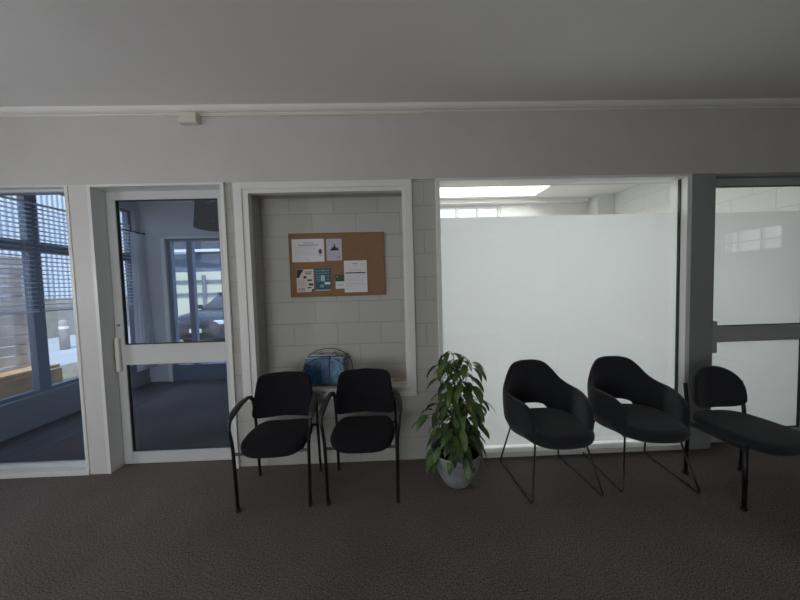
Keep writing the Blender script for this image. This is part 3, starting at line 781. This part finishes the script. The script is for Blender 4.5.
# ------------------------------------------------------------------ tub chairs on sled frames
def smooth(a, b, x):
    t = min(1, max(0, (x-a)/(b-a))); return t*t*(3-2*t)
def table(x, pts):
    for (a, u), (b, v) in zip(pts, pts[1:]):
        if x <= b:
            t = (x-a)/(b-a); i = pts.index((a, u))
            m0 = 0 if i == 0 else (v-pts[i-1][1])/(b-pts[i-1][0])*(b-a)
            m1 = (v-u) if i+2 >= len(pts) else (pts[i+2][1]-u)/(pts[i+2][0]-a)*(b-a)
            return (2*t**3-3*t*t+1)*u+(t**3-2*t*t+t)*m0+(3*t*t-2*t**3)*v+(t**3-t*t)*m1
    return pts[-1][1]
def make_tub(label):
    c = thing('tub_chair', label, 'chair', (0, 0, 0), 0, 'black tub chairs in front of the frosted window')
    bm = bmesh.new()
    NA, NV = 120, 16; TH = math.radians(130)
    G = []
    for i in range(NA+1):
        th = -TH+2*TH*i/NA; a = abs(th)
        d = math.degrees(a)
        # plan curve: 0 = back centre; squarish oval
        p = 2.5
        sx, cy_ = math.sin(th), math.cos(th)
        rx, ry = .283, .235
        ryy, pp_ = (ry, p) if cy_ >= 0 else (.33, 2.5+.6*min(1, -cy_*2))
        rr = ((abs(sx)/rx)**pp_+(abs(cy_)/ryy)**pp_)**(-1/pp_)
        px = rr*sx*(1-.21*smooth(72, 130, d)); py = rr*cy_
        top = table(d, ((0, .862), (18, .859), (32, .838), (43, .785), (53, .722), (64, .686), (78, .670), (98, .660), (112, .648), (120, .626), (126, .58), (130, .500)))
        bot = table(d, ((0, .500), (15, .497), (28, .478), (36, .430), (45, .385), (54, .372), (150, .385)))
        top = max(top, bot+.03)
        row = []
        for j in range(NV+1):
            v = j/NV; z = bot+(top-bot)*v
            h = z-.45
            fl = 1+.04*min(1, max(0, h/.2))-.28*max(0, (.47-z)/.1)*.5      # flares outward with height, tucks in below
            lean = .05*max(0, h)/.42*max(0, math.cos(th))
            row.append((Vector((px*fl, py*fl+lean, z)), v))
        G.append(row)
    t = .026
    outer, inner = [], []
    for i in range(NA+1):
        ro, ri = [], []
        for j in range(NV+1):
            P, v = G[i][j]
            A = G[min(i+1, NA)][j][0]-G[max(i-1, 0)][j][0]
            B = G[i][min(j+1, NV)][0]-G[i][max(j-1, 0)][0]
            n = A.cross(B); n = n.normalized() if n.length > 1e-9 else Vector((0, 1, 0))
            if n.dot(Vector((P.x, P.y, 0))) < 0: n = -n
            # padded thickness, thinner at the rims
            e = math.sin(PI*min(1, max(0, .10+.80*v)))**.4
            ee = min(1, .35+.65*math.sin(PI*min(1, max(0, i/NA)))**.25)
            k = t*e*ee*(.85+.5*smooth(55, 95, math.degrees(abs(-TH+2*TH*i/NA))))
            ro.append(bm.verts.new(P+n*k)); ri.append(bm.verts.new(P-n*k))
        outer.append(ro); inner.append(ri)
    for i in range(NA):
        for j in range(NV):
            bm.faces.new((outer[i][j], outer[i+1][j], outer[i+1][j+1], outer[i][j+1]))
            bm.faces.new((inner[i][j], inner[i][j+1], inner[i+1][j+1], inner[i+1][j]))
        bm.faces.new((outer[i][NV], outer[i+1][NV], inner[i+1][NV], inner[i][NV]))
        bm.faces.new((outer[i][0], inner[i][0], inner[i+1][0], outer[i+1][0]))
    for i in (0, NA):
        for j in range(NV): bm.faces.new((outer[i][j], outer[i][j+1], inner[i][j+1], inner[i][j]))
    o = obj('shell_back', bm, M['fabric2'], c, smooth=True)
    md = o.modifiers.new('s', 'SUBSURF'); md.levels = 1; md.render_levels = 1
    so = superell(.262, .262, 2.7, 0, -.045)
    bm = bmesh.new(); cushion(bm, so, lambda x, y: .434-.012*max(0, (-y-.12)/.18)**2, .095, .012, 12, .50)
    obj('seat', bm, M['fabric2'], c, smooth=True)
    for s in (-1, 1):
        bm = bmesh.new()
        pts = bend([(s*.185, -.165, .392), (s*.262, -.262, .008), (s*.262, .262, .008), (s*.205, .150, .392)], .03, 6)
        tube(bm, pts, .0065, 10)
        obj('sled_frame', bm, M['rod'] , c, smooth=True)
        bm = bmesh.new(); box(bm, (s*.262-.009, .135, 0), (s*.262+.009, .165, .016), .002); obj('glide', bm, M['plastic'], c)
        bm = bmesh.new(); box(bm, (s*.262-.009, -.175, 0), (s*.262+.009, -.145, .016), .002); obj('glide', bm, M['plastic'], c)
    bm = bmesh.new(); box(bm, (-.20, -.18, .372), (.20, -.15, .384)); box(bm, (-.215, .135, .372), (.215, .165, .384)); obj('under_frame', bm, M['plastic'], c)
    return c
t1 = make_tub('charcoal tub chair on thin sled legs, the left of the two, beside the potted plant')
t1.location = (1.168, -.322, 0); t1.rotation_euler.z = math.radians(3.5)
t2 = copy_tree(t1); t2['label'] = 'charcoal tub chair on thin sled legs, the right of the two, beside the armless chair'
t2.location = (1.888, -.298, 0); t2.rotation_euler.z = math.radians(-5)

# ------------------------------------------------------------------ armless chair at the right
kc = thing('armless_chair', 'black armless chair with a rounded backrest at the right edge', 'chair', (2.482, -.545, 0), math.radians(.8))
for s in (-1, 1):
    bm = bmesh.new()
    pr = bend([(s*.226, .20, .01), (s*.226, .185, .45), (s*.226, .215, .715)], .05, 5)
    n = len(pr); tube(bm, pr, .013, 12, flat=[(.015, .011)]*n); obj('leg', bm, M['tube'], kc, smooth=True)
    bm = bmesh.new(); tube(bm, [(s*.226, -.185, .01), (s*.226, -.185, .25), (s*.226, -.185, .437)], .015, 12, flat=[(.015, .013)]*3); obj('leg', bm, M['tube'], kc, smooth=True)
    for y in (.20, -.185):
        bm = bmesh.new(); box(bm, (s*.226-.0155, y-.0135, 0), (s*.226+.0155, y+.0135, .02), .004); obj('foot_cap', bm, M['plastic'], kc)
bm = bmesh.new()
for s in (-1, 1): box(bm, (s*.226-.011, -.185, .400), (s*.226+.011, .185, .427), .003)
box(bm, (-.226, .13, .400), (.226, .155, .425), .003); box(bm, (-.226, -.13, .400), (.226, -.105, .425), .003)
obj('seat_frame', bm, M['tube'], kc)
bm = bmesh.new()
def kso(u):
    x, y = superell(.246, .270, 3.0)(u)
    return x*(1-.04*(y/.27)), y-.022
cushion(bm, kso, lambda x, y: .448-.02*max(0, (-y-.15)/.15)**2+.006*max(0, (y-.1)/.12), .074, .012, 9, .55)
obj('seat', bm, M['fabric2'], kc, smooth=True)
def kbo(u):
    t = 2*PI*u; cc, ss = math.cos(t), math.sin(t)
    if ss >= 0: return .206*math.copysign(abs(cc)**(2/2.3), cc), .200*abs(ss)**(2/2.3)
    return .206*math.copysign(abs(cc)**(2/5), cc), -.095*abs(ss)**(2/5)-.018*abs(ss)*(1-abs(cc))
bm = bmesh.new(); cushion(bm, kbo, lambda x, z: 0, .040, .004, 8, .55)
for v in bm.verts:
    x, z, t = v.co.x, v.co.y, v.co.z
    v.co = Vector((x, .215-t-.05*(x/.2)**2+.13*z, .635+z))
obj('backrest', bm, M['fabric2'], kc, smooth=True)
bm = bmesh.new(); cushion(bm, lambda u: (kbo(u)[0]*.95, kbo(u)[1]*.95), lambda x, z: 0, .014, 0, 4, .5)
for v in bm.verts:
    x, z, t = v.co.x, v.co.y, v.co.z
    v.co = Vector((x, .240-t-.05*(x/.2)**2+.13*z, .635+z))
obj('back_shell', bm, M['plastic'], kc, smooth=True)

# ------------------------------------------------------------------ potted plant
pp = thing('potted_plant', 'tall leafy green plant with drooping leaves in a grey pot', 'plant', (.462, -.315, 0))
bm = bmesh.new()
lathe(bm, [(.088, 0), (.100, .006), (.128, .06), (.158, .125), (.182, .19), (.196, .25), (.200, .262), (.192, .268), (.184, .262), (.178, .225)], 48, cap=False)
f = [v for v in bm.verts if abs(v.co.z) < 1e-6]; bm.faces.new(f)
obj('pot', bm, M['pot'], pp, smooth=True)
bm = bmesh.new(); lathe(bm, [(.05, .228), (.179, .226)], 32, cap=True); obj('soil', bm, M['soil'], pp)
def leaf(bm, base, az, el, L, W, droop, roll=0):
    """an oval pointed leaf, folded a little along the midrib, bending downwards"""
    n = 8; p = Vector(base); e = el; rows = []
    side0 = Vector((-math.sin(az), math.cos(az), 0))
    for i in range(n+1):
        t = i/n
        d = Vector((math.cos(az)*math.cos(e), math.sin(az)*math.cos(e), math.sin(e)))
        up = d.cross(side0)*-1 if False else side0.cross(d)*-1
        side = side0*math.cos(roll)+d.cross(side0)*math.sin(roll)
        nn = d.cross(side)
        w = W*(math.sin(PI*min(1, t**.8))**.8)*(1-.25*t)+.0006
        fold = .22*w
        wave = .05*W*math.sin(t*9+az*3)
        rows.append((bm.verts.new(p-side*w+nn*(fold+wave)), bm.verts.new(p), bm.verts.new(p+side*w+nn*(fold-wave))))
        p = p+d*(L/n); e -= droop/n
    for a, b in zip(rows, rows[1:]):
        bm.faces.new((a[0], a[1], b[1], b[0])); bm.faces.new((a[1], a[2], b[2], b[1]))
rg = random.Random(11)
fol = bmesh.new(); st = bmesh.new()
tips = []
# stems rise from the pot and carry whorls of leaves up their length
stems = [((.02, .00), (-.01, .02), 1.00), ((-.03, .02), (-.06, -.02), .93), ((.04, -.02), (.10, -.03), .92), ((-.04, -.03), (-.14, -.05), .56), ((.05, .02), (.13, .05), .62), ((.0, -.05), (.0, -.14), .50), ((.02, .05), (.05, .13), .70)]
for (bx0, by0), (tx, ty), H in stems:
    pts = []
    for i in range(9):
        t = i/8
        pts.append(Vector((bx0+(tx-bx0)*t**1.4+.008*math.sin(t*9+tx*30), by0+(ty-by0)*t**1.4+.008*math.cos(t*7), .22+(H-.22)*t)))
    tube(st, pts, [.0075-.0045*i/8 for i in range(9)], 7)
    z = .36
    while z < H+.01:
        t = min(1, (z-.22)/(H-.22)); q = pts[min(8, int(t*8))].lerp(pts[min(8, int(t*8)+1)], t*8-int(t*8)) if t < 1 else pts[8]
        na = rg.choice((3, 4, 5)) if t < .96 else 6
        a0 = rg.uniform(0, 6.28)
        for k in range(na):
            az = a0+2*PI*k/na+rg.uniform(-.35, .35)
            pet = rg.uniform(.03, .08)*(1.0 if z > .65 else 1.3)
            el = rg.uniform(.1, .7)
            e = q+Vector((math.cos(az)*pet*math.cos(el), math.sin(az)*pet*math.cos(el), pet*math.sin(el)))
            tube(st, [q, q.lerp(e, .5)+Vector((0, 0, .006)), e], .0016, 5)
            L = rg.uniform(.105, .165); leaf(fol, e, az, rg.uniform(-.75, -.2), L, L*rg.uniform(.17, .22), rg.uniform(.7, 1.15), rg.uniform(-.6, .6))
        z += rg.uniform(.044, .064)
# low skirt that hides the rim
for k in range(34):
    az = 2*PI*k/34+rg.uniform(-.1, .1); r0 = rg.uniform(.12, .19)
    L = rg.uniform(.11, .16); b = Vector((math.cos(az)*r0, math.sin(az)*r0, rg.uniform(.25, .40)))
    tube(st, [Vector((math.cos(az)*.02, math.sin(az)*.02, .26)), b*.7+Vector((0, 0, .10)), b], .0018, 5)
    leaf(fol, b, az, -.7, L, L*.2, rg.uniform(.6, .9), rg.uniform(-.5, .5))
obj('foliage', fol, M['leaf'], pp, smooth=True)
obj('stems', st, M['stem'], pp)

# ------------------------------------------------------------------ outside
struct('ground', boxes(((-60, -40, -.30), (60, 60, -.10))), M['concrete'])
struct('gravel_strip', boxes(((-7.6, 1.2, -.10), (XL-.25, 9, -.085))), M['gravel'])
# timber screen left outside
tf = thing('timber_screen', 'weathered grey horizontal board screen outside, behind the left glass', 'fence', (-5.6, 0, -.10))
bm = bmesh.new(); z = .02
while z < 2.1: box(bm, (-.02, -2.2, z), (.012, 2.22, z+.135), .003); z += .147
obj('boards', bm, M['timber'], tf)
for y in (-2.1, -.7, .7, 2.12): obj('fence_post', boxes(((-.11, y-.045, 0), (-.02, y+.045, 2.05))), M['timber'], tf)
tbn = thing('timber_bench', 'low tan timber plank bench outside against the board screen', 'bench', (-5.35, 0, -.10))
obj('plank', boxes(((-.22, -1.6, .50), (.10, 2.25, .55)), bev=.004), M['timber2'], tbn)
obj('plank', boxes(((.10, -1.6, .27), (.13, 2.25, .49)), bev=.004), M['timber2'], tbn)
obj('leg', boxes(((-.20, -1.5, 0), (.09, -1.38, .50))), M['timber2'], tbn); obj('leg', boxes(((-.20, 1.7, 0), (.09, 1.82, .50))), M['timber2'], tbn)
# corrugated building
cb = thing('warehouse', 'blue grey ribbed metal warehouse wall outside beyond the blinds', 'building', (-13, 0, -.10))
obj('wall', boxes(((-6, -4, 1.5), (0, 34, 7.6))), M['clad'], cb)
bm = bmesh.new(); y = -3.9
while y < 33.9: box(bm, (0, y, 1.5), (.04, y+.055, 7.6)); y += .18
obj('ribs', bm, M['cladrib'], cb)
obj('base_wall', boxes(((-6, -4, 0), (.03, 34, 1.5))), M['brick'], cb)
obj('roof', boxes(((-6.3, -4.3, 7.6), (.3, 34.3, 7.8))), M['roof'], cb)
# bollards at the yard
for (x, y, wl_) in ((-9.8, 4.6, 'left'), (-9.8, 6.6, 'right')):
    g = thing('bollard', 'grey concrete bollard standing in the yard, the %s of two' % wl_, 'bollard', (x, y, -.10), 0, 'yard bollards')
    bm = bmesh.new(); lathe(bm, [(.11, 0), (.11, .8), (.09, .86), (.04, .89)], 20); obj('post', bm, M['brick'], g, smooth=True)
    bm = bmesh.new(); lathe(bm, [(.112, .62), (.112, .70)], 20); obj('band', bm, M['paper'], g)
# yard beyond the far opening
sh = thing('shed', 'blue grey shed with a dark roof and white gutter beyond the glazed door', 'building', (-5, 15, -.10))
obj('wall', boxes(((-7.4, 0, 0), (8, 5, 3.75))), M['shed'], sh)
obj('roof', boxes(((-7.5, -.5, 4.0), (8.3, 5.3, 4.45))), M['roof'], sh)
obj('gutter', boxes(((-7.5, -.62, 3.80), (8.3, -.48, 3.95))), M['cladrib'], sh)
yf = thing('sheet_fence', 'cream sheet fence with grey rails behind the parked car', 'fence', (-5, 10.5, -.10))
obj('panel', boxes(((-5.5, 0, 0), (5, .05, 2.45))), M['yard'], yf)
obj('rail', boxes(((-5.5, -.08, 1.45), (5, 0, 1.55))), M['rail'], yf); obj('rail', boxes(((-5.5, -.08, 2.0), (5, 0, 2.1))), M['rail'], yf)
for x in (-3.0, -.6, 1.2, 3.0): obj('fence_post', boxes(((x, -.16, 0), (x+.12, -.08, 2.3))), M['rail'], yf)

# parked car, nose towards the building
car = thing('parked_car', 'dark hatchback car parked outside beyond the glazed door', 'car', (-5.55, 6.0, -.10), math.radians(-8))
def loft(bm, secs):
    R = [[bm.verts.new(p) for p in s] for s in secs]
    n = len(R[0])
    for A, B in zip(R, R[1:]):
        for k in range(n): bm.faces.new((A[k], A[(k+1) % n], B[(k+1) % n], B[k]))
    bm.faces.new(R[0][::-1]); bm.faces.new(R[-1])
def csec(y, w, z0, z1, r=.16):
    pts = []
    for cx, cz, a0 in ((w-r, z1-r, 0), (-(w-r), z1-r, PI/2), (-(w-.07), z0+.07, PI), (w-.07, z0+.07, 3*PI/2)):
        rr = r if a0 < PI else .07
        for i in range(5):
            a = a0+i/4*PI/2; pts.append((cx+rr*math.cos(a), y, cz+rr*math.sin(a)))
    return pts
bm = bmesh.new()
loft(bm, [csec(*s) for s in ((0, .62, .32, .72), (.10, .80, .25, .84), (.35, .88, .22, .94), (.9, .90, .22, 1.02), (1.25, .90, .22, 1.06), (2.2, .90, .22, 1.08), (3.4, .89, .22, 1.08), (4.0, .84, .26, 1.04), (4.2, .74, .35, .92))])
o = obj('car_body', bm, M['carpaint'], car, smooth=True)
bm = bmesh.new()
loft(bm, [csec(*s) for s in ((1.15, .74, 1.0, 1.10, .05), (1.75, .68, 1.0, 1.50, .12), (2.1, .68, 1.0, 1.56, .14), (3.2, .67, 1.0, 1.53, .14), (3.95, .66, 1.0, 1.10, .05))])
obj('cabin_glass', bm, M['carglass'], car, smooth=True)
bm = bmesh.new(); loft(bm, [csec(*s) for s in ((1.72, .62, 1.49, 1.54, .02), (2.1, .66, 1.52, 1.60, .03), (3.2, .65, 1.50, 1.57, .03), (3.5, .60, 1.40, 1.44, .02))]); obj('car_roof', bm, M['carpaint'], car, smooth=True)
for s in (-1, 1):
    for y in (.78, 3.35):
        bm = bmesh.new(); lathe(bm, [(.20, -.11), (.315, -.10), (.325, 0), (.315, .10), (.20, .11)], 28)
        w = obj('wheel', bm, M['rubber'], car, smooth=True); w.rotation_euler = (0, PI/2, 0); w.location = (s*.80, y, .325)
        bm = bmesh.new(); lathe(bm, [(.19, .0), (.19, .115), (.06, .118)], 20); q = obj('rim', bm, M['rim'], w); q.scale = (1, 1, s)
    bm = bmesh.new(); box(bm, (s*.66-.16, -.02+.06, .68), (s*.66+.13, .20, .80), .03); obj('headlamp', bm, M['lampglass'], car)
    bm = bmesh.new(); box(bm, (s*1.0-.09, 1.35, 1.04), (s*1.0+.09, 1.43, 1.18), .03); box(bm, (s*.86-.1, 1.38, 1.05), (s*.86+.1, 1.41, 1.08)); obj('wing_mirror', bm, M['carpaint'], car)
obj('grille', boxes(((-.42, -.015, .58), (.42, .05, .70))), M['rubber'], car); obj('lower_intake', boxes(((-.50, .0, .34), (.50, .06, .46))), M['rubber'], car)
obj('number_plate', boxes(((-.18, -.03, .46), (.18, -.01, .57))), M['plate'], car)

# ------------------------------------------------------------------ light
w = bpy.data.worlds.new('sky'); scn.world = w; w.use_nodes = True
bg = w.node_tree.nodes['Background']
tc = w.node_tree.nodes.new('ShaderNodeTexCoord'); sp = w.node_tree.nodes.new('ShaderNodeSeparateXYZ'); rp = w.node_tree.nodes.new('ShaderNodeValToRGB')
w.node_tree.links.new(tc.outputs['Generated'], sp.inputs[0]); w.node_tree.links.new(sp.outputs['Z'], rp.inputs['Fac'])
rp.color_ramp.elements[0].position = 0; rp.color_ramp.elements[0].color = (.86, .90, .95, 1)
rp.color_ramp.elements[1].position = .6; rp.color_ramp.elements[1].color = (.45, .60, .86, 1)
w.node_tree.links.new(rp.outputs['Color'], bg.inputs['Color'])
bg.inputs['Strength'].default_value = 1.8
s = bpy.data.lights.new('sun', 'SUN'); s.energy = 3.6; s.angle = .009; s.color = (1, .94, .84)
so = bpy.data.objects.new('sun', s); COL.objects.link(so)
so.rotation_euler = Vector((.35, -.85, 1.15)).to_track_quat('Z', 'Y').to_euler()

def area(name, loc, direction, sx, sy, power, col=(1, 1, 1), portal=False):
    l = bpy.data.lights.new(name, 'AREA'); l.shape = 'RECTANGLE'; l.size = sx; l.size_y = sy; l.energy = power; l.color = col
    if portal: l.cycles.is_portal = True
    o = bpy.data.objects.new(name, l); COL.objects.link(o); o.location = loc
    o.rotation_euler = Vector(direction).to_track_quat('-Z', 'Z').to_euler()
    return o
# area lamps for daylight just outside each opening; front windows unseen, side window and lamp added
area('daylight_front_windows', ((BX0+BX1)/2, -6.28, 1.35), (0, 1, .5), 3.1, 2.5, 66, (1, .975, .95))
area('daylight_roof_window', ((SKX[0]+SKX[1])/2, (SKY[0]+SKY[1])/2, CZ+.44), (0, 0, -1), 2.1, 1.45, 84, (1, .985, .96))
area('added_side_light', (XL-.30, -1.68, 1.6), (1, 0, 0), .46, 2.4, 118, (.97, .98, 1))
area('portal_left', (XL-.22, 1.15, 1.5), (1, 0, 0), 2.1, 2.3, 1, portal=True)
area('portal_far', ((OX0+OX1)/2, YB+.25, 1.2), (0, -1, 0), 2.0, 2.3, 1, portal=True)

# ------------------------------------------------------------------ camera
cam = bpy.data.cameras.new('camera'); co_ = bpy.data.objects.new('camera', cam); COL.objects.link(co_)
cam.sensor_width = 36; cam.lens = 13.5; cam.clip_start = .05; cam.clip_end = 300
Fv = Vector((.02641263, .99851826, -.047578)); Rv = Vector((.99924479, -.02772887, -.0272204)); Uv = Rv.cross(Fv)
m = Matrix((Rv, Uv, -Fv)).transposed().to_4x4(); m.translation = Vector((0, -2.5641, 1.5277))
co_.matrix_world = m
scn.camera = co_
scn.view_settings.view_transform = 'Standard'; scn.view_settings.look = 'None'; scn.view_settings.exposure = 0; scn.view_settings.gamma = 1
scn.view_settings.use_curve_mapping = False
